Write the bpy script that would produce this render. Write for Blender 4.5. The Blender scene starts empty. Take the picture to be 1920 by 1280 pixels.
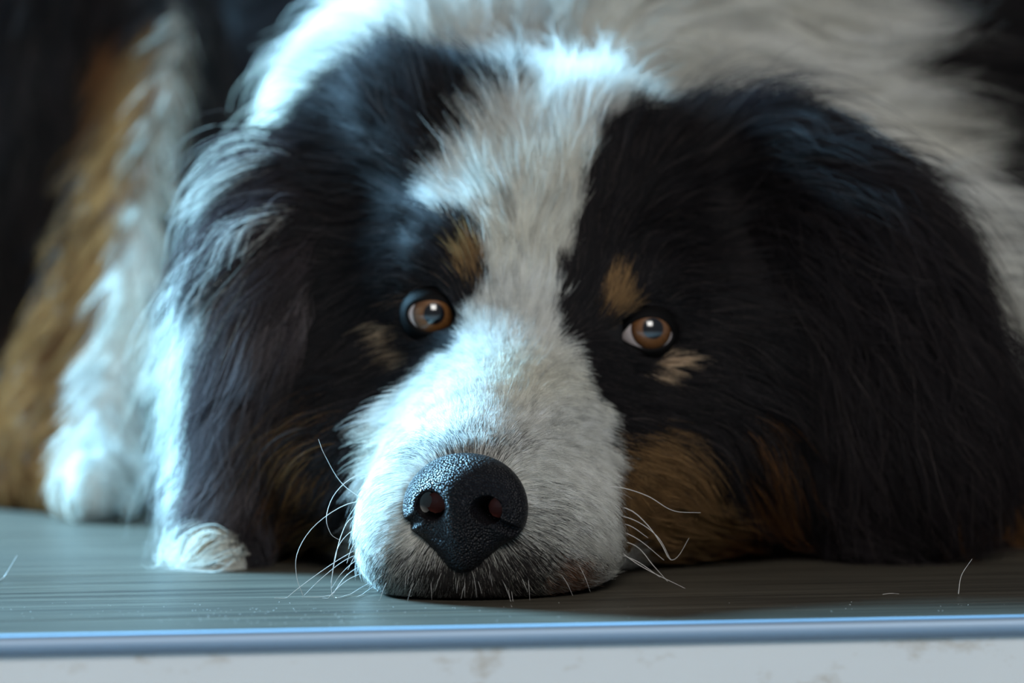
import bpy, math, random
import numpy as np
from mathutils import Vector, Matrix, kdtree

rng = np.random.default_rng(7)
random.seed(7)
sc = bpy.context.scene
COL = sc.collection

# ------------------------------------------------------------------ camera
CAM_D, CAM_H, FPX, HORIZON = 1.5, 0.15, 8727.0, 262.0     # metres, metres, focal length and horizon in pixels
cd = bpy.data.cameras.new('camera')
cam = bpy.data.objects.new('camera', cd)
COL.objects.link(cam)
cam.location = (0, -CAM_D, CAM_H)
cam.rotation_euler = (math.pi / 2, 0, 0)
cd.sensor_width = 36
cd.lens = FPX / 1920 * 36
cd.shift_y = (HORIZON - 640) / 1920
cd.clip_start = 0.05
cd.dof.use_dof = True
cd.dof.focus_distance = 1.528
cd.dof.aperture_fstop = 7.2
sc.camera = cam

# ------------------------------------------------------------------ light
sc.view_settings.view_transform = 'Standard'
sc.view_settings.look = 'None'
sc.view_settings.gamma = 1
sc.view_settings.use_curve_mapping = False
sc.view_settings.exposure = 0.0
sc.cycles.max_bounces = 5; sc.cycles.transmission_bounces = 4; sc.cycles.diffuse_bounces = 2; sc.cycles.glossy_bounces = 3; sc.cycles.caustics_reflective = False; sc.cycles.caustics_refractive = False
sc.cycles.adaptive_threshold = 0.04
sc.cycles_curves.subdivisions = 1
w = bpy.data.worlds.new('world'); sc.world = w; w.use_nodes = True
w.node_tree.nodes['Background'].inputs[0].default_value = (0.75, 0.88, 1.0, 1)
w.node_tree.nodes['Background'].inputs[1].default_value = 0.16

def area(name, loc, target, sx, sy, power, col):
    l = bpy.data.lights.new(name, 'AREA'); l.shape = 'RECTANGLE'; l.size = sx; l.size_y = sy
    l.energy = power; l.color = col
    o = bpy.data.objects.new(name, l); COL.objects.link(o)
    o.location = loc
    o.rotation_euler = (Vector(target) - Vector(loc)).to_track_quat('-Z', 'Y').to_euler()
    return o
area('assumed_key_light', (-1.95, 1.38, 1.12), (0, 0.15, 0.08), 0.8, 0.8, 800, (0.32, 0.69, 1.0))  # assumed cool key from the back left, a bare area light
area('assumed_front_fill', (0.8, -4.4, 3.1), (0, 0.1, 0.08), 2.2, 2.0, 168, (1.0, 0.975, 0.93))  # assumed soft fill high behind the camera; no window is modelled

# ------------------------------------------------------------------ helpers
def P(px, py, d):
    "world point seen at photograph pixel (px, py), d metres in front of the camera plane"
    return np.array([(px - 960) * d / FPX, d - CAM_D, CAM_H - (py - HORIZON) * d / FPX])

def to_pixels(p):
    "image pixels at which points of the coat project through the camera"
    d = p[:, 1] + CAM_D
    return np.stack([960 + p[:, 0] / d * FPX, HORIZON + (CAM_H - p[:, 2]) / d * FPX], 1)

def link(o, parent=None):
    COL.objects.link(o)
    if parent: o.parent = parent
    return o

def mesh_obj(name, verts, faces, mat=None, parent=None, smooth=True):
    me = bpy.data.meshes.new(name)
    me.from_pydata([tuple(map(float, v)) for v in verts], [], [tuple(map(int, f)) for f in faces])
    if smooth: me.polygons.foreach_set('use_smooth', [True] * len(me.polygons))
    if mat: me.materials.append(mat)
    me.update()
    return link(bpy.data.objects.new(name, me), parent)

def tag(o, label=None, category=None, group=None, kind=None):
    for k, v in (('label', label), ('category', category), ('group', group), ('kind', kind)):
        if v: o[k] = v
    return o

def srgb(r, g, b):
    f = lambda c: c / 12.92 if c <= 0.04045 else ((c + 0.055) / 1.055) ** 2.4
    return (f(r / 255), f(g / 255), f(b / 255), 1)

def new_mat(name):
    m = bpy.data.materials.new(name); m.use_nodes = True
    nt = m.node_tree
    return m, nt, nt.nodes['Principled BSDF']

def simple_mat(name, col, rough=0.5, **kw):
    m, nt, b = new_mat(name)
    b.inputs['Base Color'].default_value = col if len(col) == 4 else (*col, 1)
    b.inputs['Roughness'].default_value = rough
    for k, v in kw.items(): b.inputs[k.replace('_', ' ')].default_value = v
    return m

def box_mesh(name, x0, x1, y0, y1, z0, z1, bevel=0.0):
    import bmesh
    bm = bmesh.new()
    bmesh.ops.create_cube(bm, size=1)
    for v in bm.verts:
        v.co = Vector(((x0 + x1) / 2 + v.co.x * (x1 - x0), (y0 + y1) / 2 + v.co.y * (y1 - y0), (z0 + z1) / 2 + v.co.z * (z1 - z0)))
    if bevel: bmesh.ops.bevel(bm, geom=bm.edges[:], offset=bevel, segments=2, affect='EDGES', profile=0.6)
    me = bpy.data.meshes.new(name); bm.to_mesh(me); bm.free()
    return me

# ------------------------------------------------------------------ the step: floor, trim, riser
EDGE_YAW = math.radians(10.7)
EDGE = Matrix.Translation((0, -0.0735, 0)) @ Matrix.Rotation(EDGE_YAW, 4, 'Z')     # local +y runs into the room, y = 0 is the step's edge

def wood_mat():
    m, nt, b = new_mat('dark_wood_floor')
    tc = nt.nodes.new('ShaderNodeTexCoord'); mp = nt.nodes.new('ShaderNodeMapping')
    mp.inputs['Scale'].default_value = (2.2, 46, 40)
    n = nt.nodes.new('ShaderNodeTexNoise'); n.inputs['Scale'].default_value = 3.0; n.inputs['Detail'].default_value = 7; n.inputs['Roughness'].default_value = 0.62
    r = nt.nodes.new('ShaderNodeValToRGB')
    r.color_ramp.elements[0].position = 0.30; r.color_ramp.elements[0].color = (0.026, 0.022, 0.017, 1)
    r.color_ramp.elements[1].position = 0.72; r.color_ramp.elements[1].color = (0.100, 0.087, 0.066, 1)
    n2 = nt.nodes.new('ShaderNodeTexNoise'); n2.inputs['Scale'].default_value = 9; n2.inputs['Detail'].default_value = 4
    mr = nt.nodes.new('ShaderNodeMapRange'); mr.inputs[3].default_value = 0.34; mr.inputs[4].default_value = 0.52
    bp = nt.nodes.new('ShaderNodeBump'); bp.inputs['Strength'].default_value = 0.12; bp.inputs['Distance'].default_value = 0.0006
    L = nt.links.new
    L(tc.outputs['Object'], mp.inputs[0]); L(mp.outputs[0], n.inputs['Vector']); L(n.outputs['Fac'], r.inputs[0]); L(r.outputs[0], b.inputs['Base Color'])
    L(tc.outputs['Object'], n2.inputs['Vector']); L(n2.outputs['Fac'], mr.inputs[0]); L(mr.outputs[0], b.inputs['Roughness'])
    L(n.outputs['Fac'], bp.inputs['Height']); L(bp.outputs[0], b.inputs['Normal'])
    b.inputs['Specular IOR Level'].default_value = 0.22
    return m
WOOD = wood_mat()
SUB = simple_mat('subfloor', (0.02, 0.018, 0.015), 0.8)
floor = bpy.data.objects.new('floor', box_mesh('floor', -2.2, 2.2, 0.002, 3.0, -0.05, -0.006)); floor.data.materials.append(SUB)
link(floor); floor.matrix_world = EDGE; tag(floor, 'dark brown wooden plank floor the dog lies on', kind='structure')
yy = 0.004; first = True
pw = [0.050] + [0.148] * 19
for i, wdt in enumerate(pw):
    off = (-0.9, -0.55, -1.75, -0.2, -0.95)[i % 5]
    x = -2.2
    while x < 2.2:
        x1 = min(2.2, (off if x == -2.2 else x + 1.25)); 
        if x1 <= x: x1 = x + 1.25
        me = box_mesh('plank', x + 0.0004, x1 - 0.0004, yy + 0.0004, yy + wdt - 0.0004, -0.006, 0.0, 0.0007); me.materials.append(WOOD)
        pl = link(bpy.data.objects.new('plank', me), floor)
        x = x1
    yy += wdt
# metal nosing: rounded profile pulled along the edge
prof = [(0.0052, 0.0009)]
for k in range(9):
    a = math.radians(90 + k * 11.25)
    prof.append((0.0002 + 0.0026 * math.cos(a), -0.0017 + 0.0028 * math.sin(a)))
prof += [(-0.0024, -0.0046), (-0.0006, -0.0052), (0.0052, -0.0046)]
V, F = [], []
for X in (-2.2, 2.2):
    V += [(X, a, b) for a, b in prof]
n = len(prof)
F = [(k, (k + 1) % n, n + (k + 1) % n, n + k) for k in range(n)] + [tuple(range(n)), tuple(range(2 * n - 1, n - 1, -1))]
ALU, nt, b = new_mat('brushed_aluminium')
b.inputs['Base Color'].default_value = (0.33, 0.43, 0.55, 1); b.inputs['Metallic'].default_value = 1.0; b.inputs['Roughness'].default_value = 0.62
trim = mesh_obj('trim_1', V, F, ALU); trim.matrix_world = EDGE
tag(trim, 'blue-grey metal edging strip along the edge of the step', kind='structure')

def riser_mat():
    m, nt, b = new_mat('dirty_white_board')
    L = nt.links.new
    tc = nt.nodes.new('ShaderNodeTexCoord'); mp = nt.nodes.new('ShaderNodeMapping'); mp.inputs['Scale'].default_value = (1, 1, 1.8)
    n1 = nt.nodes.new('ShaderNodeTexNoise'); n1.inputs['Scale'].default_value = 42; n1.inputs['Detail'].default_value = 5; n1.inputs['Roughness'].default_value = 0.6
    r1 = nt.nodes.new('ShaderNodeValToRGB'); r1.color_ramp.elements[0].position = 0.57; r1.color_ramp.elements[0].color = (0, 0, 0, 1); r1.color_ramp.elements[1].position = 0.76; r1.color_ramp.elements[1].color = (1, 1, 1, 1)
    n2 = nt.nodes.new('ShaderNodeTexNoise'); n2.inputs['Scale'].default_value = 12; n2.inputs['Detail'].default_value = 3
    mx0 = nt.nodes.new('ShaderNodeMix'); mx0.data_type = 'RGBA'; mx0.inputs[6].default_value = (0.72, 0.74, 0.75, 1); mx0.inputs[7].default_value = (0.64, 0.66, 0.68, 1)
    mx = nt.nodes.new('ShaderNodeMix'); mx.data_type = 'RGBA'; mx.inputs[7].default_value = (0.42, 0.36, 0.29, 1)
    L(tc.outputs['Object'], mp.inputs[0]); L(mp.outputs[0], n1.inputs['Vector']); L(mp.outputs[0], n2.inputs['Vector'])
    L(n1.outputs['Fac'], r1.inputs[0]); L(n2.outputs['Fac'], mx0.inputs[0]); L(mx0.outputs[2], mx.inputs[6]); L(r1.outputs[0], mx.inputs[0]); L(mx.outputs[2], b.inputs['Base Color'])
    b.inputs['Roughness'].default_value = 0.55
    return m
RIS = riser_mat()
riser = bpy.data.objects.new('wall_riser', box_mesh('wall_riser', -2.2, 2.2, 0.0, 0.02, -0.17, -0.0046)); riser.data.materials.append(RIS)
link(riser); riser.matrix_world = EDGE; tag(riser, 'dirty white riser board below the metal edging', kind='structure')
low = bpy.data.objects.new('floor_lower', box_mesh('floor_lower', -2.2, 2.2, -3.2, 0.0, -0.20, -0.17)); low.data.materials.append(simple_mat('pale_ground', (0.30, 0.30, 0.29), 0.7))
link(low); low.matrix_world = EDGE; tag(low, 'pale ground in front of the step', kind='structure')
wb = bpy.data.objects.new('wall_back', box_mesh('wall_back', -2.2, 2.2, 2.75, 2.80, 0.0, 1.6)); wb.data.materials.append(simple_mat('dark_wall', (0.02, 0.02, 0.024), 0.8))
link(wb); wb.matrix_world = EDGE; tag(wb, 'dark wall far behind the dog', kind='structure')

# ------------------------------------------------------------------ dog: solid shape as a distance field
YAW = math.radians(13)

def ell(c, r, yaw=0.0, p=2.0):
    c = np.asarray(c, float); r = np.asarray(r, float)
    cs, sn = math.cos(yaw), math.sin(yaw)
    def f(q):
        x, y, z = q[..., 0] - c[0], q[..., 1] - c[1], q[..., 2] - c[2]
        lx, ly = np.abs(cs * x + sn * y) / r[0], np.abs(-sn * x + cs * y) / r[1]
        lz = np.abs(z) / r[2]
        if p == 2.0: k = np.sqrt(lx * lx + ly * ly + lz * lz)
        else: k = (lx ** p + ly ** p + lz ** p) ** (1 / p)
        return (k - 1) * float(r.min()) * (0.75 + 0.25 * float(r.max() / r.min()))
    return f

def chain(pts, flat=1.0):
    "round-cone chain; flat < 1 squeezes it in depth (y)"
    pts = [(np.asarray(c, float), r) for c, r in pts]
    def f(q):
        best = None
        for (a, ra), (b_, rb) in zip(pts[:-1], pts[1:]):
            s = np.array([1, 1 / flat, 1]); A, B = a * s, b_ * s
            X = q * s - A; D = B - A
            h = np.clip((X @ D) / (D @ D), 0, 1)
            dd = np.sqrt(((X - h[..., None] * D) ** 2).sum(-1)) - (ra + (rb - ra) * h)
            dd = dd * (0.5 + 0.5 * flat)
            best = dd if best is None else np.minimum(best, dd)
        return best
    return f

def smin(a, b, k):
    h = np.clip(0.5 + 0.5 * (b - a) / k, 0, 1)
    return b + (a - b) * h - k * h * (1 - h)

GROUPS = {
 'muzzle': ([
    ell((-0.0120, 0.052, 0.025), (0.0340, 0.041, 0.027), -YAW, 2.4),
    chain([((-0.0135, 0.032, 0.032), .019), ((-0.0050, 0.075, 0.042), .030), ((0.0050, 0.125, 0.060), .034)]),
    ell((-0.0285, 0.052, 0.018), (0.0185, 0.036, 0.020), -YAW),
    ell((0.0175, 0.056, 0.018), (0.0195, 0.038, 0.020), -YAW),
    ell((-0.0145, 0.033, 0.011), (0.021, 0.020, 0.013), -YAW)], 0.012),
 'head': ([
    ell(P(1000, 430, 1.705), (0.066, 0.074, 0.050)),
    ell(P(965, 545, 1.668), (0.054, 0.054, 0.043), -YAW),
    ell(P(725, 720, 1.690), (0.043, 0.060, 0.050)),
    ell(P(1290, 740, 1.675), (0.050, 0.062, 0.050)),
    ell((0.000, 0.155, 0.034), (0.080, 0.075, 0.040)),
    ell(P(800, 300, 1.700), (0.030, 0.040, 0.030)),
    ell(P(865, 505, 1.640), (0.020, 0.020, 0.015)),
    ell(P(1150, 550, 1.630), (0.020, 0.020, 0.015))], 0.022),
 'ear_left': ([chain([(P(690, 320, 1.715), .020), (P(595, 400, 1.690), .024), (P(550, 570, 1.665), .023), (P(515, 780, 1.655), .019), (P(480, 940, 1.650), .008)], 0.7)], 0.01),
 'ear_right': ([chain([(P(1340, 330, 1.715), .020), (P(1480, 400, 1.695), .030), (P(1600, 580, 1.672), .038), (P(1645, 800, 1.660), .038), (P(1640, 985, 1.655), .014)], 0.55)], 0.01),
 'neck': ([
    ell(P(1120, 330, 1.900), (0.108, 0.110, 0.125)),
    ell(P(1560, 450, 1.960), (0.130, 0.130, 0.130)),
    ell(P(550, 720, 1.760), (0.030, 0.045, 0.065)),
    ell(P(740, 380, 1.830), (0.048, 0.060, 0.080)),
    ell((0.060, 0.300, 0.070), (0.150, 0.100, 0.080)),
    ell(P(1720, 850, 1.760), (0.060, 0.060, 0.065))], 0.035),
 'foreleg': ([chain([(P(520, 780, 1.75), .022), (P(455, 930, 1.70), .013), (P(420, 1045, 1.632), .006)])], 0.01),
 'torso': ([
    ell((0.180, 0.720, 0.150), (0.170, 0.260, 0.170)),
    ell((0.060, 1.000, 0.140), (0.200, 0.200, 0.150)),
    ell((-0.120, 1.020, 0.130), (0.170, 0.170, 0.140))], 0.06),
 'hind_leg': ([
    ell(P(95, 330, 2.130), (0.085, 0.140, 0.160)),
    chain([((-0.225, 0.62, 0.06), .05), (P(-40, 850, 2.00), .036), (P(90, 900, 1.90), .024)]),
    chain([(P(290, -80, 2.06), .018), (P(265, 200, 2.00), .019), (P(205, 480, 1.955), .024), (P(140, 740, 1.925), .027), (P(150, 870, 1.90), .022)]),
    chain([(P(340, -80, 2.03), .012), (P(303, 200, 1.965), .012), (P(250, 480, 1.920), .012), (P(210, 720, 1.890), .012), (P(190, 880, 1.870), .014)]),
    ell(P(180, 918, 1.850), (0.016, 0.034, 0.018))], 0.02),
}
NAMES = list(GROUPS)
def group_sdf(name, q):
    fs, k = GROUPS[name]
    v = fs[0](q)
    for f in fs[1:]: v = smin(v, f(q), k)
    return v
BLEND = {'muzzle': 0.026, 'head': 0.02, 'ear_left': 0.02, 'ear_right': 0.02, 'neck': 0.03, 'foreleg': 0.02, 'torso': 0.05, 'hind_leg': 0.03}
def body_raw(q):
    v = group_sdf('head', q)
    for nme in NAMES:
        if nme != 'head': v = smin(v, group_sdf(nme, q), BLEND[nme])
    return v

# eyes: lid openings in image pixels (at the eye's depth), then set into the field at the skin's depth
def skin_depth(px, py):
    ds = np.linspace(1.52, 1.75, 460)
    q = np.stack([P(px, py, d) for d in ds])
    s = body_raw(q)
    return float(ds[np.argmax(s < 0)])
EYES = [dict(c=(808, 588), iris=(815, 586), name='left', ext=(46, 33)), dict(c=(1211, 620), iris=(1223, 613), name='right', ext=(56, 34))]
R_EYE = 0.0106
NOSE_C = P(872, 952, 1.5095)
for e in EYES:
    e['d'] = skin_depth(*e['c'])
    e['o'] = P(e['c'][0], e['c'][1], e['d'] + 0.0068)
def body_sdf(q):
    v = body_raw(q)
    for e in EYES:
        s = np.sqrt(((q - (e['o'] + np.array([0, -0.004, 0]))) ** 2).sum(-1)) - 0.0112
        v = np.maximum(v, -s)
    nq = (q - NOSE_C) / np.array([0.0150, 0.0120, 0.0150])       # seat of the nose leather
    v = np.maximum(v, -(np.sqrt((nq ** 2).sum(-1)) - 1) * 0.012)
    return np.maximum(v, -(q[..., 2] - 0.0015))      # flat underside where the dog rests

def axis(lo, hi, f0, f1, fine, coarse):
    a = [lo]
    while a[-1] < hi:
        x = a[-1]; dist = max(f0 - x, x - f1, 0)
        a.append(x + min(coarse, fine + dist * 0.10))
    return np.array(a)
GX = axis(-0.36, 0.40, -0.09, 0.11, 0.0022, 0.011)
GY = axis(-0.01, 1.26, 0.0, 0.20, 0.0022, 0.014)
GZ = axis(-0.006, 0.34, 0.0, 0.15, 0.0022, 0.011)
Q = np.stack(np.meshgrid(GX, GY, GZ, indexing='ij'), -1)
FLD = np.empty(Q.shape[:3])
for i in range(len(GX)): FLD[i] = body_sdf(Q[i])
del Q

def surface_nets(Fv, xs, ys, zs):
    G = (xs, ys, zs); S = Fv < 0
    nx, ny, nz = Fv.shape
    acc = np.zeros((nx - 1, ny - 1, nz - 1, 3)); cnt = np.zeros((nx - 1, ny - 1, nz - 1))
    sl = lambda n_, o: slice(o, n_ - 1 + o)
    for ax in range(3):
        o1, o2 = [a for a in range(3) if a != ax]
        for u in (0, 1):
            for v in (0, 1):
                off = [0, 0, 0]; off[o1] = u; off[o2] = v
                offb = list(off); offb[ax] = 1
                A = Fv[sl(nx, off[0]), sl(ny, off[1]), sl(nz, off[2])]
                B = Fv[sl(nx, offb[0]), sl(ny, offb[1]), sl(nz, offb[2])]
                m = (A < 0) != (B < 0)
                I = np.nonzero(m)
                t = A[m] / (A[m] - B[m])
                pos = np.empty((len(t), 3))
                for k in range(3):
                    lo = G[k][I[k] + off[k]]
                    pos[:, k] = lo + (t * (G[k][I[k] + 1] - G[k][I[k]]) if k == ax else 0)
                acc[I] += pos; cnt[I] += 1
    act = cnt > 0
    idx = -np.ones(act.shape, int); idx[act] = np.arange(act.sum())
    verts = acc[act] / cnt[act][:, None]
    quads = []
    for ax in range(3):
        o1, o2 = (ax + 1) % 3, (ax + 2) % 3
        a = [slice(None)] * 3; b = [slice(None)] * 3
        a[ax] = slice(0, -1); b[ax] = slice(1, None)
        A, B = S[tuple(a)], S[tuple(b)]
        I = np.stack(np.nonzero(A != B), 1)
        I = I[(I[:, o1] > 0) & (I[:, o2] > 0) & (I[:, o1] < act.shape[o1]) & (I[:, o2] < act.shape[o2])]
        def cell(d1, d2):
            J = I.copy(); J[:, o1] -= d1; J[:, o2] -= d2
            return idx[J[:, 0], J[:, 1], J[:, 2]]
        q = np.stack([cell(1, 1), cell(0, 1), cell(0, 0), cell(1, 0)], 1)
        flip = ~A[I[:, 0], I[:, 1], I[:, 2]]
        q[flip] = q[flip][:, ::-1]
        quads.append(q[(q >= 0).all(1)])
    return verts, np.concatenate(quads)

def fast_mesh(name, verts, quads, mat=None, parent=None):
    me = bpy.data.meshes.new(name)
    me.vertices.add(len(verts)); me.vertices.foreach_set('co', verts.astype(np.float32).ravel())
    me.loops.add(quads.size); me.loops.foreach_set('vertex_index', quads.astype(np.int32).ravel())
    me.polygons.add(len(quads)); me.polygons.foreach_set('loop_start', np.arange(0, quads.size, 4, dtype=np.int32))
    me.update(calc_edges=True); me.validate()
    me.polygons.foreach_set('use_smooth', np.ones(len(me.polygons), bool))
    if mat: me.materials.append(mat)
    return link(bpy.data.objects.new(name, me), parent)

BV, BQ = surface_nets(FLD, GX, GY, GZ)

def fld(q):
    "trilinear look-up in the distance field"
    out = []
    ii = []
    for k, g in enumerate((GX, GY, GZ)):
        f = np.interp(q[:, k], g, np.arange(len(g)))
        i = np.minimum(f.astype(int), len(g) - 2); ii.append((i, f - i))
    (i, u), (j, v), (k, w_) = ii
    r = 0
    for a in (0, 1):
        for b in (0, 1):
            for c in (0, 1):
                r = r + FLD[i + a, j + b, k + c] * (u if a else 1 - u) * (v if b else 1 - v) * (w_ if c else 1 - w_)
    return r
def grad(q, h=0.003):
    g = np.stack([fld(q + h * e_) - fld(q - h * e_) for e_ in np.eye(3)], 1)
    return g / np.maximum(np.linalg.norm(g, axis=1, keepdims=True), 1e-9)

def group_of(q):
    return np.argmin(np.stack([group_sdf(n_, q) for n_ in NAMES]), 0)

# ------------------------------------------------------------------ coat: markings
WHITE = np.array([0.80, 0.79, 0.74]); BLACK = np.array([0.0095, 0.0085, 0.0095]); TAN = np.array([0.31, 0.18, 0.075])
RUST = np.array([0.22, 0.095, 0.028]); CREAM = np.array([0.62, 0.45, 0.30]); GREY = np.array([0.17, 0.16, 0.15]); BROWN = np.array([0.24, 0.13, 0.08])

def hash_noise(u, v, scale, seed):
    r = np.random.default_rng(seed); T = r.random((64, 64))
    x, y = u / scale, v / scale
    i, j = np.floor(x).astype(int), np.floor(y).astype(int); fx, fy = x - i, y - j
    fx, fy = fx * fx * (3 - 2 * fx), fy * fy * (3 - 2 * fy)
    g = lambda a, b: T[a % 64, b % 64]
    return (g(i, j) * (1 - fx) + g(i + 1, j) * fx) * (1 - fy) + (g(i, j + 1) * (1 - fx) + g(i + 1, j + 1) * fx) * fy

def poly_dist(uv, poly):
    "signed distance to a polygon, negative inside"
    poly = np.asarray(poly, float); x, y = uv[:, 0], uv[:, 1]
    d = np.full(len(uv), 1e9); ins = np.zeros(len(uv), bool)
    for k in range(len(poly)):
        a, b_ = poly[k - 1], poly[k]
        e = b_ - a; t = np.clip(((x - a[0]) * e[0] + (y - a[1]) * e[1]) / (e @ e + 1e-9), 0, 1)
        d = np.minimum(d, np.hypot(x - a[0] - t * e[0], y - a[1] - t * e[1]))
        c = ((a[1] > y) != (b_[1] > y))
        xi = a[0] + (y - a[1]) / (b_[1] - a[1] + 1e-12) * (b_[0] - a[0])
        ins ^= c & (x < xi)
    return np.where(ins, -d, d)

def blot(uv, cx, cy, rx, ry, deg=0):
    a = math.radians(deg); x, y = uv[:, 0] - cx, uv[:, 1] - cy
    lx, ly = x * math.cos(a) + y * math.sin(a), -x * math.sin(a) + y * math.cos(a)
    return (np.hypot(lx / rx, ly / ry) - 1) * min(rx, ry)

BLAZE = [(640, 1200), (660, 1080), (676, 980), (690, 880), (722, 772), (790, 696), (865, 640), (905, 580), (905, 500), (897, 440), (860, 418), (825, 412), (812, 390),
         (840, 340), (880, 290), (925, 245), (950, 200), (965, 150), (970, 40), (970, -400), (1250, -400), (1230, 90), (1190, 190), (1125, 255), (1095, 340), (1080, 420), (1062, 490), (1040, 570), (1035, 625),
         (1075, 690), (1125, 765), (1146, 860), (1150, 960), (1178, 1060), (1190, 1200)]

PER_HAIR = True
def paint(c, s, feather, col, uv, strength=1.0):
    n_ = len(s)
    m = np.clip(0.5 - s / feather, 0, 1) * strength
    if not PER_HAIR:                     # skin: smooth border
        c[:] = c * (1 - m)[:, None] + np.asarray(col) * m[:, None]; return c
    pick = rng.random(n_) < m            # each hair takes one colour, so borders stay hairy
    c[pick] = col
    return c

def coat(q, grp, jitter=True):
    uv = to_pixels(q); n_ = len(q)  # markings are laid out in camera-projected image pixels
    wob = np.stack([hash_noise(uv[:, 0], uv[:, 1], 26, 3), hash_noise(uv[:, 0], uv[:, 1], 26, 4)], 1) - 0.5
    uw = uv + wob * 26
    c = np.tile(BLACK, (n_, 1))
    G = {n__: grp == i for i, n__ in enumerate(NAMES)}
    # body groups
    c[G['neck'] | G['foreleg']] = WHITE
    m = G['neck']
    cn = c[m]; um = uw[m]; qm = q[m]
    paint(cn, poly_dist(um, [(1380, 700), (1850, 560), (1990, 620), (2300, 700), (2300, 1400), (1000, 1400)]), 30, BLACK, um)
    paint(cn, blot(um, 1890, 960, 70, 90, 0), 60, RUST * 1.2, um, 0.9)
    lock = hash_noise(um[:, 0] * 1.6 + um[:, 1] * 0.5, um[:, 1] * 0.35, 30, 31)
    zone = np.clip((430 - um[:, 0]) / 120, 0, 1) * np.clip((um[:, 1] - 180) / 120, 0, 1) * np.clip((960 - um[:, 1]) / 120, 0, 1)
    dk = (lock * (0.55 + 0.6 * zone) * (zone > 0.05)) > 0.50
    cn[dk] = BLACK * 2.2
    c[m] = cn
    m = G['torso']; ct = c[m]
    paint(ct, np.full(m.sum(), 1.0), 1, BLACK, uw[m]); c[m] = ct
    # the shoulder behind the white collar is black
    m = G['neck']; cn = c[m]
    paint(cn, poly_dist(uw[m], [(1590, -700), (1590, -60), (1650, 120), (1760, 330), (1870, 560), (2900, 600), (2900, -700)]), 40, BLACK, uw[m]); c[m] = cn
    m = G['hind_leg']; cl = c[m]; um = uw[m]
    paint(cl, poly_dist(um, [(200, 40), (330, 60), (300, 330), (240, 640), (210, 1000), (-200, 1000), (-200, 760), (0, 720), (120, 480), (190, 250)]), 60, np.array([0.20, 0.088, 0.030]), um)
    paint(cl, poly_dist(um, [(325, 20), (350, 20), (318, 300), (300, 480), (285, 640), (252, 790), (330, 830), (300, 1000), (120, 1000), (118, 850), (150, 800), (172, 660), (222, 480), (268, 300), (298, 140)]), 40, WHITE * 0.8, um)
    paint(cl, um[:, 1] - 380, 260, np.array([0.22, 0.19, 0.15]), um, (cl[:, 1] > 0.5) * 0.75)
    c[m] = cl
    m = G['foreleg']; cf = c[m]; paint(cf, blot(uw[m], 455, 960, 16, 70, 20), 14, TAN, uw[m], 0.7); c[m] = cf
    # head and muzzle
    m = G['head'] | G['muzzle']; ch = c[m]; u0 = uw[m]; u1 = uv[m]
    paint(ch, blot(u0, 585, 870, 45, 100, 10), 70, RUST * 0.8, u0, 0.5)
    paint(ch, blot(u0, 620, 1050, 80, 60, 0), 50, TAN * 0.8, u0, 0.9)
    paint(ch, poly_dist(u0, [(1150, 830), (1230, 805), (1310, 850), (1345, 950), (1390, 1030), (1400, 1100), (1150, 1110)]), 50, TAN * 0.82, u0, 0.95)
    paint(ch, blot(u0, 1345, 1010, 45, 45), 40, RUST * 1.15, u0, 0.9)
    paint(ch, blot(u0, 1440, 900, 40, 90, -15), 60, RUST * 0.8, u0, 0.7)
    paint(ch, poly_dist(u0, BLAZE), 16, WHITE, u0)
    paint(ch, blot(u1, 884, 504, 23, 38, -8), 16, TAN * 1.05, u1, 0.95)
    paint(ch, blot(u1, 1147, 566, 29, 36, 18), 14, TAN * 1.1, u1, 0.95)
    paint(ch, blot(u1, 738, 622, 13, 20, -20), 14, CREAM * 0.7, u1, 0.85)
    paint(ch, blot(u1, 758, 662, 24, 12, 45), 14, CREAM * 0.5, u1, 0.8)
    paint(ch, blot(u1, 1246, 684, 32, 11, -28), 12, CREAM, u1, 0.9)
    paint(ch, blot(u1, 800, 548, 38, 8, -6), 10, BROWN, u1, 0.4)
    c[m] = ch
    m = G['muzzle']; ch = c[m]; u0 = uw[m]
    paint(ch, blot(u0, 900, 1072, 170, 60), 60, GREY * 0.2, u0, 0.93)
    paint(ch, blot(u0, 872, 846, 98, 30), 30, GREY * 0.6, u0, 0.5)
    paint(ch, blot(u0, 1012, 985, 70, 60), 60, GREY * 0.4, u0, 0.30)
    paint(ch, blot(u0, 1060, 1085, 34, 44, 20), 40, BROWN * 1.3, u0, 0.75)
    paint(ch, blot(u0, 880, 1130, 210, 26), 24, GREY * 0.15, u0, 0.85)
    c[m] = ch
    for e_ in ('ear_left', 'ear_right'):
        m = G[e_]; ce = c[m]; um = uw[m]
        ce[:] = BLACK * np.array([1.25, 1.1, 1.15])
        if e_ == 'ear_left':
            lock = hash_noise(um[:, 0] * 0.5 - um[:, 1] * 0.3, um[:, 0] * 0.5 + um[:, 1] * 1.2, 26, 33)
            ce[:] = np.array([0.034, 0.028, 0.031])  # base lightened: grazing key light put into the ear's colour
            ce[(lock > 0.50) & (um[:, 0] < 600)] = np.array([0.13, 0.108, 0.112])  # lilac-grey locks: sheen of the key light painted into the hair colour
            ce[(lock < 0.22)] = BLACK
            ce[(lock > 0.58) & (um[:, 0] < 600) & (um[:, 1] < 500)] = WHITE * 0.8
        else:
            paint(ce, blot(um, 1800, 930, 36, 80, -35), 40, RUST, um, 0.5)
        c[m] = ce
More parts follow.
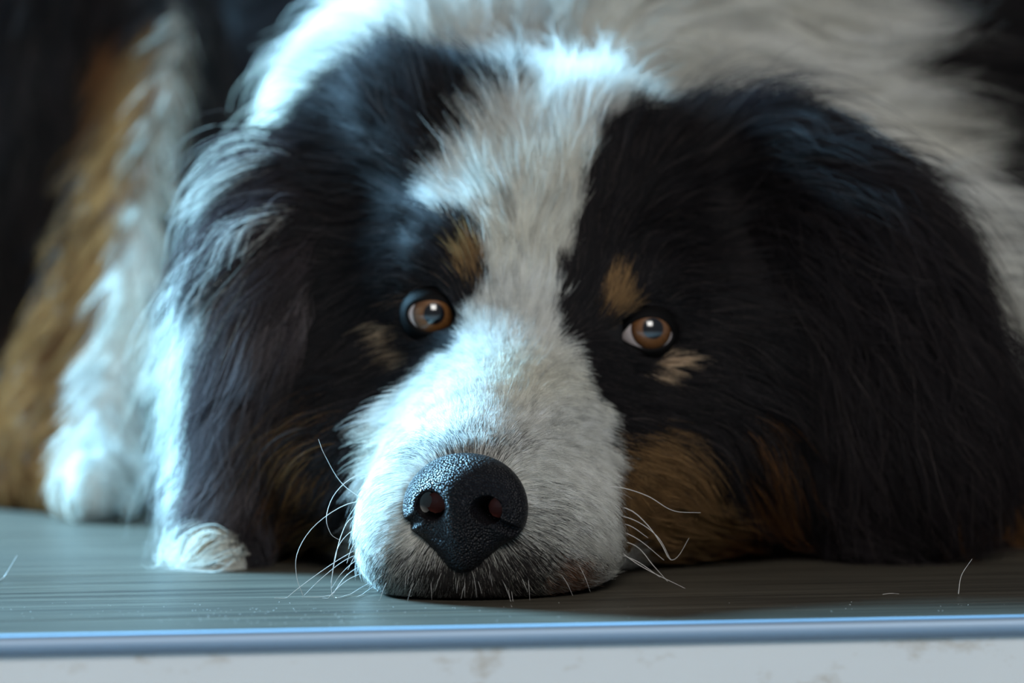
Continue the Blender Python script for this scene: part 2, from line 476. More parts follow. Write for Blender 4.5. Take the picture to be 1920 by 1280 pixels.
    if jitter:
        lum = rng.normal(1.0, 0.10, n_); c = c * np.clip(lum, 0.7, 1.25)[:, None]
        clumpv = hash_noise(uv[:, 0], uv[:, 1], 9, 11); c = c * (0.9 + 0.2 * clumpv)[:, None]
        white = c[:, 1] > 0.5
        warm = hash_noise(uv[:, 0], uv[:, 1], 120, 12)
        c[white] *= 1 - np.outer(np.clip(warm[white] - 0.45, 0, 1), [0.06, 0.12, 0.26])
    return np.clip(c, 0.003, 0.9)

# ------------------------------------------------------------------ coat: grooming plan (place in image pixels, run of the hair, millimetres, lift in degrees)
FACE = [  # px, py, dx, dy, length, lift
 (870, 830, 0, -1, 7, 25), (800, 850, -.7, -.7, 7, 20), (960, 850, .7, -.7, 7, 20), (890, 740, .0, -1, 8, 16), (800, 760, -.7, -.7, 8, 16), (1000, 740, .5, -.85, 8, 16), (1080, 800, .9, -.3, 8, 16),
 (930, 650, .0, -1, 10, 18), (860, 660, -.55, -.8, 9, 22), (1010, 660, .5, -.8, 10, 22),
 (720, 850, -.95, .1, 8, 18), (700, 950, -.9, .4, 8, 18), (690, 1050, -.7, .7, 8, 18), (740, 1110, -.4, .9, 8, 18), (740, 960, -.8, .5, 7, 16),
 (1010, 930, .9, .35, 6, 16), (1080, 930, .95, .3, 7, 16), (1140, 900, .95, .2, 9, 22), (1120, 1030, .9, .45, 8, 18), (1050, 1060, .8, .6, 7, 16), (1150, 1100, .8, .6, 8, 20),
 (870, 1085, -.05, 1, 6, 30), (800, 1070, -.4, .9, 6, 28), (950, 1055, .5, .85, 6, 28), (880, 1125, 0, 1, 7, 30), (1000, 1110, .5, .85, 8, 24),
 (950, 560, .0, -1, 11, 14), (960, 460, .0, -1, 14, 16), (900, 420, -.35, -.9, 13, 18), (1040, 450, .25, -1, 15, 18),
 (830, 370, -.85, -.45, 18, 20), (900, 310, -.35, -.9, 20, 22), (980, 300, .0, -1, 20, 24), (1070, 300, .2, -1, 22, 24),
 (880, 200, -.35, -.95, 26, 35), (980, 170, -.05, -1, 30, 40), (1100, 150, .25, -1, 30, 40), (1220, 170, .6, -.8, 30, 36),
 (780, 280, -.8, -.6, 26, 30), (780, 180, -.25, -1, 36, 45), (680, 250, -.9, -.35, 34, 26), (640, 350, -1, .0, 32, 20),
 (760, 430, -1, -.1, 20, 14), (850, 440, -.85, -.5, 14, 14), (680, 450, -1, .15, 28, 16), (640, 560, -.8, .6, 30, 16),
 (875, 490, -.15, -1, 9, 14), (810, 520, -.75, -.6, 8, 16), (880, 570, .1, -1, 8, 12), (740, 540, -1, -.1, 10, 14), (730, 630, -.95, .35, 9, 14), (800, 660, -.75, .65, 8, 14), (870, 640, -.6, .3, 6, 10),
 (690, 720, -.8, .6, 18, 18), (620, 750, -.5, .9, 30, 18), (640, 880, -.6, .8, 24, 20), (580, 1000, -.6, .8, 26, 16), (640, 1060, -.8, .6, 18, 14),
 (1100, 560, .4, -.9, 10, 14), (1060, 520, .2, -1, 12, 16), (1150, 540, .35, -.95, 10, 14), (1220, 560, .85, -.5, 8, 14), (1290, 590, 1, .0, 10, 14), (1300, 660, .95, .3, 11, 14), (1220, 690, .8, .6, 8, 14), (1130, 650, .5, .6, 7, 12),
 (1100, 720, .8, .45, 10, 18), (1100, 430, .35, -.95, 18, 18), (1150, 330, .4, -.9, 24, 22), (1200, 420, .6, -.8, 22, 18), (1300, 480, .95, -.3, 22, 16), (1290, 280, .75, -.65, 30, 26), (1400, 260, .9, -.2, 34, 26),
 (1400, 420, .95, .1, 30, 18), (1420, 580, .75, .65, 30, 16), (1380, 700, .75, .65, 24, 16), (1220, 800, .9, .4, 14, 18), (1300, 880, .9, .45, 16, 18), (1220, 980, .95, .3, 14, 16), (1330, 1020, .8, .6, 18, 16), (1420, 900, .4, .9, 26, 16), (1240, 1090, .9, .35, 14, 14)]
EARL = [(690, 200, -.9, -.3, 40, 26), (620, 280, -.95, .25, 46, 22), (540, 330, -.85, .5, 50, 20), (500, 450, -.6, .8, 50, 16), (470, 600, -.35, .95, 50, 14), (540, 600, -.2, 1, 44, 12), (450, 750, -.3, .95, 46, 14), (500, 780, -.25, 1, 44, 12), (470, 930, -.35, .95, 34, 10)]
EARR = [(1330, 220, .85, -.2, 40, 24), (1450, 300, .9, .35, 46, 22), (1560, 340, .75, .65, 52, 22), (1520, 500, .35, .95, 50, 14), (1640, 500, .55, .85, 52, 16), (1600, 700, .2, 1, 52, 12), (1700, 700, .5, .85, 54, 16), (1580, 900, .15, 1, 40, 10), (1720, 900, .5, .85, 46, 14)]
NECK = [(620, 60, -.5, -.1, 36, 16), (760, 60, -.3, -.9, 42, 22), (900, 40, -.05, -1, 45, 22), (1100, 60, .3, -.8, 45, 18), (1300, 120, .8, .1, 45, 14), (1500, 200, .85, .4, 48, 14), (1450, 20, .8, .2, 45, 12), (1700, 150, .9, .1, 50, 16), (1800, 350, .95, .05, 50, 16), (1700, 420, .85, .5, 48, 14), (1880, 600, .8, .6, 48, 14),
        (560, 160, -.7, .5, 40, 14), (480, 300, -.8, .55, 48, 16), (420, 480, -.6, .8, 54, 18), (380, 650, -.45, .9, 56, 16), (380, 800, -.5, .85, 56, 14), (400, 950, -.7, .7, 52, 10), (1000, 1000, 0, 1, 30, 10), (1750, 800, .45, .9, 50, 16), (1850, 950, .6, .75, 46, 14)]
FORE = [(500, 800, -.4, .9, 46, 14), (450, 930, -.5, .85, 46, 14), (430, 1000, -.6, .75, 42, 12), (410, 1060, -.85, .35, 36, 10)]
TORSO = [(1900, 0, .6, .6, 50, 12), (900, 0, -.4, .8, 50, 12), (300, 0, -.6, .8, 50, 12), (1900, 700, .3, 1, 50, 10)]
HIND = [(60, 100, -.1, 1, 42, 12), (300, 200, -.12, 1, 16, 8), (60, 550, -.15, 1, 34, 12), (170, 300, -.15, 1, 20, 10), (245, 500, -.2, 1, 15, 8), (205, 720, -.2, 1, 14, 8), (0, 850, .1, 1, 18, 10), (180, 890, .05, .8, 11, 22)]
PLANS = {'muzzle': (FACE, 55), 'head': (FACE, 62), 'ear_left': (EARL, 80), 'ear_right': (EARR, 90), 'neck': (NECK, 130), 'foreleg': (FORE, 80), 'torso': (TORSO, 300), 'hind_leg': (HIND, 150)}

def groom(uv, plan):
    arr, sig = plan; A = np.array(arr, float)
    out = np.empty((len(uv), 4))
    for s in range(0, len(uv), 40000):
        u = uv[s:s + 40000]
        d2 = ((u[:, None, :] - A[None, :, :2]) ** 2).sum(-1)
        d2 = d2 - d2.min(1, keepdims=True)
        wt = np.exp(-d2 / (2 * sig * sig)); wt /= wt.sum(1, keepdims=True)
        out[s:s + 40000] = wt @ A[:, 2:]
    return out

# ------------------------------------------------------------------ dog objects
dog = link(bpy.data.objects.new('dog', None)); dog.location = (0, 0, 0)
tag(dog, 'long-haired black, white and tan dog lying with its chin on the floor', 'dog')

def skin_mat():
    m, nt, b = new_mat('skin')
    at = nt.nodes.new('ShaderNodeAttribute'); at.attribute_name = 'coat_color'
    nt.links.new(at.outputs['Color'], b.inputs['Base Color']); b.inputs['Roughness'].default_value = 0.75
    b.inputs['Specular IOR Level'].default_value = 0.2
    return m
SKIN = skin_mat()
body = fast_mesh('body', BV, BQ, SKIN, dog)
vg = group_of(BV)
PER_HAIR = False; vc = coat(BV, vg, False) * 0.75; PER_HAIR = True
at = body.data.color_attributes.new('coat_color', 'FLOAT_COLOR', 'POINT')
at.data.foreach_set('color', np.concatenate([vc, np.ones((len(vc), 1))], 1).astype(np.float32).ravel())

def hair_mat():
    m = bpy.data.materials.new('dog_hair'); m.use_nodes = True; nt = m.node_tree; nt.nodes.clear()
    out = nt.nodes.new('ShaderNodeOutputMaterial')
    at = nt.nodes.new('ShaderNodeAttribute'); at.attribute_name = 'hair_color'
    L = nt.links.new
    di = nt.nodes.new('ShaderNodeBsdfDiffuse'); tr = nt.nodes.new('ShaderNodeBsdfTranslucent')
    re = nt.nodes.new('ShaderNodeBsdfHair'); re.component = 'Reflection'
    re.inputs['RoughnessU'].default_value = 0.32; re.inputs['RoughnessV'].default_value = 0.75; re.inputs['Color'].default_value = (0.95, 0.9, 0.92, 1)
    m1 = nt.nodes.new('ShaderNodeMixShader'); m1.inputs[0].default_value = 0.36
    m2 = nt.nodes.new('ShaderNodeMixShader'); m2.inputs[0].default_value = 0.018
    L(at.outputs['Color'], di.inputs['Color']); L(at.outputs['Color'], tr.inputs['Color'])
    L(di.outputs[0], m1.inputs[1]); L(tr.outputs[0], m1.inputs[2]); L(m1.outputs[0], m2.inputs[1]); L(re.outputs[0], m2.inputs[2]); L(m2.outputs[0], out.inputs[0])
    return m
HAIR = hair_mat()

# nose frame, used to keep hair off the leather
def nose_local(q):
    x, y, z = q[:, 0] - NOSE_C[0], q[:, 1] - NOSE_C[1], q[:, 2] - NOSE_C[2]
    cs, sn = math.cos(-YAW), math.sin(-YAW)
    return np.stack([cs * x + sn * y, -sn * x + cs * y, z], 1)

tri = np.concatenate([BQ[:, [0, 1, 2]], BQ[:, [0, 2, 3]]])
TA, TB, TC = BV[tri[:, 0]], BV[tri[:, 1]], BV[tri[:, 2]]
TN = np.cross(TB - TA, TC - TA); TAREA = np.linalg.norm(TN, axis=1) / 2
TCEN = (TA + TB + TC) / 3; TG = group_of(TCEN)
TNn = TN / np.maximum(np.linalg.norm(TN, axis=1, keepdims=True), 1e-12)

def scatter(name, count):
    gi = NAMES.index(name)
    facing = np.clip(-TNn[:, 1] + 0.55, 0.12, 1.0)        # thinner coat where the dog faces away into the room
    wgt = TAREA * (TG == gi) * facing * (TCEN[:, 2] > 0.003)
    cs = np.cumsum(wgt); t = np.searchsorted(cs, rng.random(count) * cs[-1])
    r1, r2 = np.sqrt(rng.random(count)), rng.random(count)
    return TA[t] * (1 - r1)[:, None] + TB[t] * (r1 * (1 - r2))[:, None] + TC[t] * (r1 * r2)[:, None]

def eye_mask(uv, grow):
    m = np.zeros(len(uv), bool)
    for e in EYES:
        m |= np.hypot((uv[:, 0] - e['c'][0]) / (e['ext'][0] + grow), (uv[:, 1] - e['c'][1]) / (e['ext'][1] + grow)) < 1
    return m

def grow_fur(part, name, count, K, rad, clump, per_clump, curl, gravity, parent=dog, label=None):
    p = scatter(name, count)
    uv = to_pixels(p)
    keep = ~eye_mask(uv, 1)
    nl = nose_local(p)
    if name == 'muzzle':
        inn = (np.hypot(nl[:, 0] / 0.0166, (nl[:, 2] - 0.001) / 0.0155) < 1) & (nl[:, 1] < 0.022)
        inn &= ~((nl[:, 2] < -0.006) & (np.abs(nl[:, 0]) > 0.0185 + (nl[:, 2]) * 0.75))
        keep &= ~inn
    p = p[keep]; uv = uv[keep]; n_ = len(p)
    plan = PLANS[name]
    g0 = groom(uv, plan)
    L = g0[:, 2] * 1e-3 * rng.uniform(0.65, 1.12, n_)
    lift0 = np.radians(g0[:, 3] * rng.uniform(0.7, 1.35, n_))
    fly = rng.random(n_) < (0.015 if name == 'muzzle' else 0.07)
    L = np.where(fly, L * 1.25, L); lift0 = np.where(fly, lift0 * 1.9 + 0.08, lift0)
    lf = hash_noise(uv[:, 0], uv[:, 1], 38 if K > 5 else 24, 21) - 0.5          # locks lean together
    lf2 = hash_noise(uv[:, 0], uv[:, 1], 38 if K > 5 else 24, 22) - 0.5
    ang = lf * (0.9 if K > 5 else 0.25) + rng.normal(0, 0.10, n_)
    lift0 = lift0 * (1 + (0.9 if K > 5 else 0.3) * lf2)
    if name == 'muzzle': L = L * 0.8; lift0 = lift0 * 0.65
    X = np.empty((n_, K, 3)); X[:, 0] = p
    cur = p.copy()
    rnd = rng.normal(0, 1, (n_, 3))
    for k in range(1, K):
        s = k / (K - 1)
        nn = grad(cur)
        g = groom(to_pixels(cur), plan) if K <= 8 else g0
        v = np.stack([g[:, 0], np.full(n_, 0.28 if name in ('head', 'muzzle', 'neck') else 0.0), -g[:, 1]], 1)
        ca, sa = np.cos(ang), np.sin(ang)
        v = np.stack([ca * v[:, 0] - sa * v[:, 2], v[:, 1], sa * v[:, 0] + ca * v[:, 2]], 1)
        v -= (v * nn).sum(1, keepdims=True) * nn
        v /= np.maximum(np.linalg.norm(v, axis=1, keepdims=True), 1e-6)
        th = lift0 * (1 - 0.75 * (s - 1 / (K - 1)))
        dr = v * np.cos(th)[:, None] + nn * np.sin(th)[:, None]
        dr[:, 2] -= gravity * s
        dr += rnd * curl * s
        dr /= np.linalg.norm(dr, axis=1, keepdims=True)
        cur = cur + dr * (L / (K - 1))[:, None]
        h = fld(cur); mn = 0.0006 + 0.0012 * s
        push = np.clip(mn - h, 0, 0.01)
        cur = cur + nn * push[:, None]
        cur[:, 2] = np.maximum(cur[:, 2], 0.0006 + 0.001 * rng.random(n_))
        X[:, k] = cur
    # clumps
    ng = max(1, n_ // per_clump)
    kd = kdtree.KDTree(ng)
    for i in range(ng): kd.insert(p[i], i)
    kd.balance()
    ci = np.fromiter((kd.find(q_)[1] for q_ in p), int, n_)
    sarr = np.linspace(0, 1, K) ** 1.3
    cstr = clump * rng.uniform(0.5, 1.1, n_)
    rel = X - X[:, :1]
    gp = X[ci]
    glen = L / np.maximum(L[ci], 1e-6)
    tgt = gp[:, :1] + (gp - gp[:, :1]) * np.clip(glen, 0.5, 1.3)[:, None, None]
    X = X + (tgt - X) * (sarr[None, :] * cstr[:, None])[..., None]
    if name in ('ear_left', 'ear_right', 'neck', 'foreleg'):      # wavy locks
        ph = rng.uniform(0, 6.28, ng); am = rng.uniform(0.0008, 0.0034, ng); fq = rng.uniform(4.0, 7.5, ng)
        ss = np.linspace(0, 1, K)[None]
        wv = (np.sin(ph[ci][:, None] + fq[ci][:, None] * ss) - np.sin(ph[ci])[:, None]) * am[ci][:, None] * np.minimum(1, ss * 2)
        tg = X[:, -1] - X[:, 0]; sd = np.cross(tg, grad(p)); sd /= np.maximum(np.linalg.norm(sd, axis=1, keepdims=True), 1e-9)
        X = X + wv[..., None] * sd[:, None]
    X[:, :, 2] = np.maximum(X[:, :, 2], 0.0005)
    # nothing may hang across an eye or over the nose leather
    bad = np.zeros(n_, bool)
    if name in ('head', 'muzzle'):
        for k in range(1, K):
            bad |= eye_mask(to_pixels(X[:, k]), -1)
            nl = nose_local(X[:, k]); bad |= (np.hypot(nl[:, 0] / 0.0180, nl[:, 2] / 0.0165) < 1) & (nl[:, 1] < 0.004) & (nl[:, 2] > -0.012)
    X = X[~bad]; p = p[~bad]; n_ = len(p)
    cshade = np.clip(rng.normal(1, 0.22, ng + 1), 0.5, 1.6)
    ci = ci[~bad]
    col = coat(p, np.full(n_, NAMES.index(name)) if name not in ('head', 'muzzle') else group_of(p))
    darkh = col[:, 1] < 0.05
    col = np.where(darkh[:, None], col * cshade[ci][:, None] ** 1.8 * np.array([1.05, 0.98, 0.98]), col * np.clip(cshade[ci], 0.7, 1.1)[:, None])
    brown = darkh & (rng.random(n_) < 0.10)
    col[brown] = np.array([0.075, 0.058, 0.054]) * rng.uniform(0.5, 1.2, (brown.sum(), 1))
    col = np.clip(col, 0.002, 0.9)
    cv = bpy.data.hair_curves.new(part)
    cv.add_curves([K] * n_)
    cv.attributes['position'].data.foreach_set('vector', X.astype(np.float32).ravel())
    r = cv.attributes.get('radius') or cv.attributes.new('radius', 'FLOAT', 'POINT')
    taper = np.interp(np.linspace(0, 1, K), [0, 0.35, 1], [0.8, 1.0, 0.18])
    rr = rad * rng.uniform(0.7, 1.25, n_)[:, None] * taper[None]
    r.data.foreach_set('value', rr.astype(np.float32).ravel())
    a = cv.attributes.new('hair_color', 'FLOAT_COLOR', 'CURVE')
    a.data.foreach_set('color', np.concatenate([col, np.ones((n_, 1))], 1).astype(np.float32).ravel())
    cv.materials.append(HAIR)
    o = link(bpy.data.objects.new(part, cv), parent)
    if label: o['label'] = label
    return o

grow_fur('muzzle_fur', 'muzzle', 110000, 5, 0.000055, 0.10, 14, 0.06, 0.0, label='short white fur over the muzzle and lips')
grow_fur('face_fur', 'head', 120000, 6, 0.000080, 0.55, 22, 0.12, 0.02, label='black face fur with a white blaze and tan eyebrow spots')
grow_fur('ear_fur', 'ear_left', 22000, 8, 0.000110, 0.80, 60, 0.20, 0.10, label='long dark wavy fur of the ear with key light sheen in its colour')
grow_fur('ear_fur', 'ear_right', 34000, 8, 0.000110, 0.78, 60, 0.18, 0.10, label='long black fur of the ear in the shade')
grow_fur('neck_fur', 'neck', 80000, 7, 0.000130, 0.72, 60, 0.18, 0.05, label='thick white fur of the neck and collar')
grow_fur('foreleg_fur', 'foreleg', 9000, 7, 0.000110, 0.80, 70, 0.20, 0.10, label='white feathering of the foreleg on the floor')
grow_fur('back_fur', 'torso', 22000, 6, 0.00022, 0.5, 30, 0.12, 0.05, label='black fur of the back')
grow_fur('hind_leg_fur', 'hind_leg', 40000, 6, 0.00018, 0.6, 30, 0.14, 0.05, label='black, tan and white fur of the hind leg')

# ------------------------------------------------------------------ nose leather
def nose_sdf(q):       # centimetres, local frame
    x, y, z = np.abs(q[..., 0]), q[..., 1], q[..., 2]
    A = np.stack([x, y, z], -1)
    def e(c, r): return (np.sqrt((((A - np.array(c)) / np.array(r)) ** 2).sum(-1)) - 1) * min(r)
    def cap(a, b_, r):
        a, b_ = np.array(a), np.array(b_); D = b_ - a
        h = np.clip(((A - a) @ D) / (D @ D), 0, 1)
        return np.sqrt(((A - a - h[..., None] * D) ** 2).sum(-1)) - r
    v = e((0, 0.25, 0.55), (1.70, 1.45, 1.20))
    v = smin(v, e((1.12, 0.05, -0.05), (0.84, 1.00, 0.98)), 0.35)
    v = smin(v, e((0, -0.25, -0.25), (0.80, 0.95, 1.15)), 0.35)
    v = smin(v, e((0, 0.15, -1.35), (0.72, 0.75, 0.72)), 0.40)
    v = smin(v, e((0.45, 0.12, -0.82), (0.72, 0.80, 0.70)), 0.35)
    def smax(a, b_, k): return -smin(-a, -b_, k)
    v = smax(v, -cap((0.80, -1.5, -0.05), (1.02, 0.15, 0.08), 0.45), 0.12)
    v = smax(v, -cap((1.02, -1.15, -0.30), (1.80, -0.25, -0.66), 0.16), 0.10)
    v = smax(v, -cap((0, -1.22, -0.55), (0, -0.75, -2.0), 0.045), 0.07)
    return v
gx = np.linspace(-2.3, 2.3, 116); gy = np.linspace(-1.7, 1.6, 84); gz = np.linspace(-2.3, 2.1, 112)
NQ = np.stack(np.meshgrid(gx, gy, gz, indexing='ij'), -1)
NV, NF = surface_nets(nose_sdf(NQ), gx, gy, gz)

def nose_mat():
    m, nt, b = new_mat('nose_leather'); L = nt.links.new
    tc = nt.nodes.new('ShaderNodeTexCoord')
    vo = nt.nodes.new('ShaderNodeTexVoronoi'); vo.inputs['Scale'].default_value = 1350
    bp = nt.nodes.new('ShaderNodeBump'); bp.inputs['Strength'].default_value = 0.9; bp.inputs['Distance'].default_value = 0.0009; bp.invert = True
    n_ = nt.nodes.new('ShaderNodeTexNoise'); n_.inputs['Scale'].default_value = 130; n_.inputs['Detail'].default_value = 3
    r = nt.nodes.new('ShaderNodeValToRGB'); r.color_ramp.elements[0].color = (0.004, 0.004, 0.005, 1); r.color_ramp.elements[1].color = (0.011, 0.010, 0.013, 1)
    L(tc.outputs['Object'], vo.inputs['Vector']); L(vo.outputs['Distance'], bp.inputs['Height']); L(bp.outputs[0], b.inputs['Normal'])
    L(tc.outputs['Object'], n_.inputs['Vector']); L(n_.outputs['Fac'], r.inputs[0]); L(r.outputs[0], b.inputs['Base Color'])
    b.inputs['Roughness'].default_value = 0.38; b.inputs['Specular IOR Level'].default_value = 0.20
    return m
NOSE = nose_mat()
nose = fast_mesh('nose', NV * 0.01, NF, NOSE, dog)
nose.location = NOSE_C; nose.rotation_euler = (math.radians(-4), math.radians(3), -YAW); nose.scale = (1.05, 1, 1.02)
nose['label'] = 'moist black pebbled nose leather'
# pink lining inside the nostrils
PINK = simple_mat('nostril_lining', (0.48, 0.14, 0.11), 0.5)
for s in (-1, 1):
    vv, ff = [], []
    for i in range(7):
        for j in range(12):
            a, t = 2 * math.pi * j / 12, i / 6
            r = 0.0034 * math.sqrt(max(0, 1 - t * t))
            vv.append((s * 0.0100 + r * math.cos(a), 0.0034 + 0.0022 * t, 0.0010 + r * math.sin(a)))
    for i in range(6):
        for j in range(12): ff.append((i * 12 + j, i * 12 + (j + 1) % 12, i * 12 + 12 + (j + 1) % 12, i * 12 + 12 + j))
    mesh_obj('nostril_lining', vv, ff, PINK, nose)

# ------------------------------------------------------------------ eyes
def iris_mat():
    m, nt, b = new_mat('amber_iris'); L = nt.links.new
    tc = nt.nodes.new('ShaderNodeTexCoord'); sp = nt.nodes.new('ShaderNodeSeparateXYZ')
    le = nt.nodes.new('ShaderNodeVectorMath'); le.operation = 'LENGTH'
    fl = nt.nodes.new('ShaderNodeVectorMath'); fl.operation = 'MULTIPLY'; fl.inputs[1].default_value = (1, 0, 1)
    dv = nt.nodes.new('ShaderNodeMath'); dv.operation = 'DIVIDE'; dv.inputs[1].default_value = 0.0072
    r = nt.nodes.new('ShaderNodeValToRGB'); cr = r.color_ramp
    cr.elements[0].position = 0.40; cr.elements[0].color = (0.05, 0.018, 0.005, 1)
    cr.elements[1].position = 1.0; cr.elements[1].color = (0.020, 0.007, 0.003, 1)
    e1 = cr.elements.new(0.62); e1.color = (0.165, 0.066, 0.020, 1)
    e2 = cr.elements.new(0.86); e2.color = (0.115, 0.044, 0.013, 1)
    no = nt.nodes.new('ShaderNodeVectorMath'); no.operation = 'NORMALIZE'
    n_ = nt.nodes.new('ShaderNodeTexNoise'); n_.inputs['Scale'].default_value = 9; n_.inputs['Detail'].default_value = 2
    mr = nt.nodes.new('ShaderNodeMapRange'); mr.inputs[3].default_value = 0.55; mr.inputs[4].default_value = 1.35
    mu = nt.nodes.new('ShaderNodeMix'); mu.data_type = 'RGBA'; mu.blend_type = 'MULTIPLY'; mu.inputs[0].default_value = 1
    L(tc.outputs['Object'], fl.inputs[0]); L(fl.outputs[0], le.inputs[0]); L(le.outputs['Value'], dv.inputs[0]); L(dv.outputs[0], r.inputs[0])
    L(fl.outputs[0], no.inputs[0]); L(no.outputs[0], n_.inputs['Vector']); L(n_.outputs['Fac'], mr.inputs[0])
    L(r.outputs[0], mu.inputs[6]); L(mr.outputs[0], mu.inputs[7]); L(mu.outputs[2], b.inputs['Base Color'])
    b.inputs['Roughness'].default_value = 0.35; b.inputs['Coat Weight'].default_value = 1; b.inputs['Coat Roughness'].default_value = 0.02
    return m
IRIS = iris_mat()
SCLERA = simple_mat('sclera', (0.52, 0.44, 0.43), 0.25, Coat_Weight=1.0, Coat_Roughness=0.03)
PUPIL = simple_mat('pupil', (0.004, 0.004, 0.006), 0.15, Coat_Weight=1.0, Coat_Roughness=0.02)
LID = simple_mat('eyelid_skin', (0.004, 0.0035, 0.0035), 0.7, Specular_IOR_Level=0.08)

def cap_disc(r_max, R, bulge, seg=48, rings=10, r_dome=None, rise=0.0):
    "shallow dome in the x/z plane looking to -y on a ball of radius R"
    r_dome = r_dome or r_max
    vv = [(0, -(R + bulge + rise), 0)]; ff = []
    for i in range(1, rings + 1):
        r = r_max * i / rings
        y = -(math.sqrt(R * R - r * r) + bulge * (1 - (r / r_dome) ** 2) + rise)
        for j in range(seg):
            a = 2 * math.pi * j / seg; vv.append((r * math.cos(a), y, r * math.sin(a)))
    for j in range(seg): ff.append((0, 1 + (j + 1) % seg, 1 + j))
    for i in range(rings - 1):
        for j in range(seg):
            a, b_ = 1 + i * seg, 1 + (i + 1) * seg
            ff.append((a + j, a + (j + 1) % seg, b_ + (j + 1) % seg, b_ + j))
    return vv, ff

LIDS = {'left': [(-46, 0), (-42, -13), (-30, -22), (-10, -27), (12, -27), (30, -21), (42, -7), (46, 12), (38, 24), (22, 31), (0, 33), (-20, 29), (-38, 16)],
        'right': [(-57, 12), (-44, -3), (-30, -16), (-12, -24), (8, -27), (28, -24), (44, -14), (55, 0), (56, 14), (44, 26), (24, 33), (0, 33), (-24, 27), (-44, 20)]}
for e in EYES:
    px = e['d'] / FPX
    ball_v, ball_f = [], []
    seg, rings = 32, 20
    for i in range(rings + 1):
        t = math.pi * i / rings
        for j in range(seg):
            a = 2 * math.pi * j / seg
            ball_v.append((R_EYE * math.sin(t) * math.cos(a), -R_EYE * math.cos(t), R_EYE * math.sin(t) * math.sin(a)))
    for i in range(rings):
        for j in range(seg):
            ball_f.append((i * seg + j, i * seg + (j + 1) % seg, (i + 1) * seg + (j + 1) % seg, (i + 1) * seg + j))
    eye = mesh_obj('eye', ball_v, ball_f, SCLERA, dog); eye.location = e['o']
    gx_, gz_ = (e['iris'][0] - e['c'][0]) * px, -(e['iris'][1] - e['c'][1]) * px
    yaw, pit = math.asin(gx_ / R_EYE), math.asin(gz_ / R_EYE)
    eye.rotation_euler = (-pit, 0, yaw)
    eye['label'] = 'amber brown eye ' + ('beside the white muzzle bridge on the lit side' if e['name'] == 'left' else 'showing white at its inner corner')
    v, f = cap_disc(0.0072, R_EYE, 0.0007); mesh_obj('iris', v, f, IRIS, eye)
    v, f = cap_disc(0.0036, R_EYE, 0.0007, rings=6, r_dome=0.0072, rise=0.00008); mesh_obj('pupil', v, f, PUPIL, eye)
    # eyelids: a rim that follows the opening and rolls over the ball
    C = np.array(LIDS[e['name']], float); M = 56
    tt = np.linspace(0, len(C), M, endpoint=False); i0 = np.floor(tt).astype(int); fr = (tt - i0)[:, None]
    g = lambda k: C[(i0 + k) % len(C)]
    cr_ = 0.5 * (2 * g(0) + (g(1) - g(-1)) * fr + (2 * g(-1) - 5 * g(0) + 4 * g(1) - g(2)) * fr ** 2 + (3 * g(0) - g(-1) - 3 * g(1) + g(2)) * fr ** 3)
    cr_ = cr_ * px * np.array([1, -1])
    nrm = cr_ / np.linalg.norm(cr_, axis=1, keepdims=True)
    vv, ff = [], []
    rows = [(0.0, R_EYE - 0.0006), (0.0, R_EYE + 0.0005), (0.0004, R_EYE + 0.0008), (0.0012, R_EYE + 0.0009), (0.0026, R_EYE + 0.0008), (0.0046, R_EYE + 0.0006), (0.0070, R_EYE + 0.0004)]
    for off, R in rows:
        for k in range(M):
            q_ = cr_[k] + nrm[k] * off; r_ = np.linalg.norm(q_); an = r_ / R_EYE
            dv_ = q_ / r_
            vv.append((R * math.sin(an) * dv_[0], -R * math.cos(an), R * math.sin(an) * dv_[1]))
    for i in range(len(rows) - 1):
        for k in range(M): ff.append((i * M + k, i * M + (k + 1) % M, (i + 1) * M + (k + 1) % M, (i + 1) * M + k))
    lid = mesh_obj('eyelid', vv, ff, LID, dog); lid.location = e['o']; lid['label'] = 'dark eyelid rim'

# ------------------------------------------------------------------ whiskers
WHISK = simple_mat('whisker', (0.62, 0.60, 0.58), 0.35)
def strand(name, pts, r0, r1, mat, parent=None, n_=22):
    pts = np.array(pts, float); m_ = len(pts) - 1
    ext = np.vstack([2 * pts[0] - pts[1], pts, 2 * pts[-1] - pts[-2]])
    t = np.linspace(0, m_ - 1e-6, n_); i = t.astype(int); f = (t - i)[:, None]
    a, b_, c_, d_ = ext[i], ext[i + 1], ext[i + 2], ext[i + 3]
    X = 0.5 * (2 * b_ + (c_ - a) * f + (2 * a - 5 * b_ + 4 * c_ - d_) * f ** 2 + (3 * b_ - a - 3 * c_ + d_) * f ** 3)
    X[:, 2] = np.maximum(X[:, 2], 0.0004)
    T = np.gradient(X, axis=0); T /= np.linalg.norm(T, axis=1, keepdims=True)
    U = np.cross(T, [0.0, 1.0, 0.001]); U /= np.linalg.norm(U, axis=1, keepdims=True); W = np.cross(T, U)
    vv, ff = [], []
    for k in range(n_):
        r = r0 + (r1 - r0) * k / (n_ - 1)
        for j in range(5):
            an = 2 * math.pi * j / 5; vv.append(X[k] + r * (math.cos(an) * U[k] + math.sin(an) * W[k]))
    for k in range(n_ - 1):
        for j in range(5): ff.append((k * 5 + j, k * 5 + (j + 1) % 5, k * 5 + 5 + (j + 1) % 5, k * 5 + 5 + j))
    return mesh_obj(name, vv, ff, mat, parent)
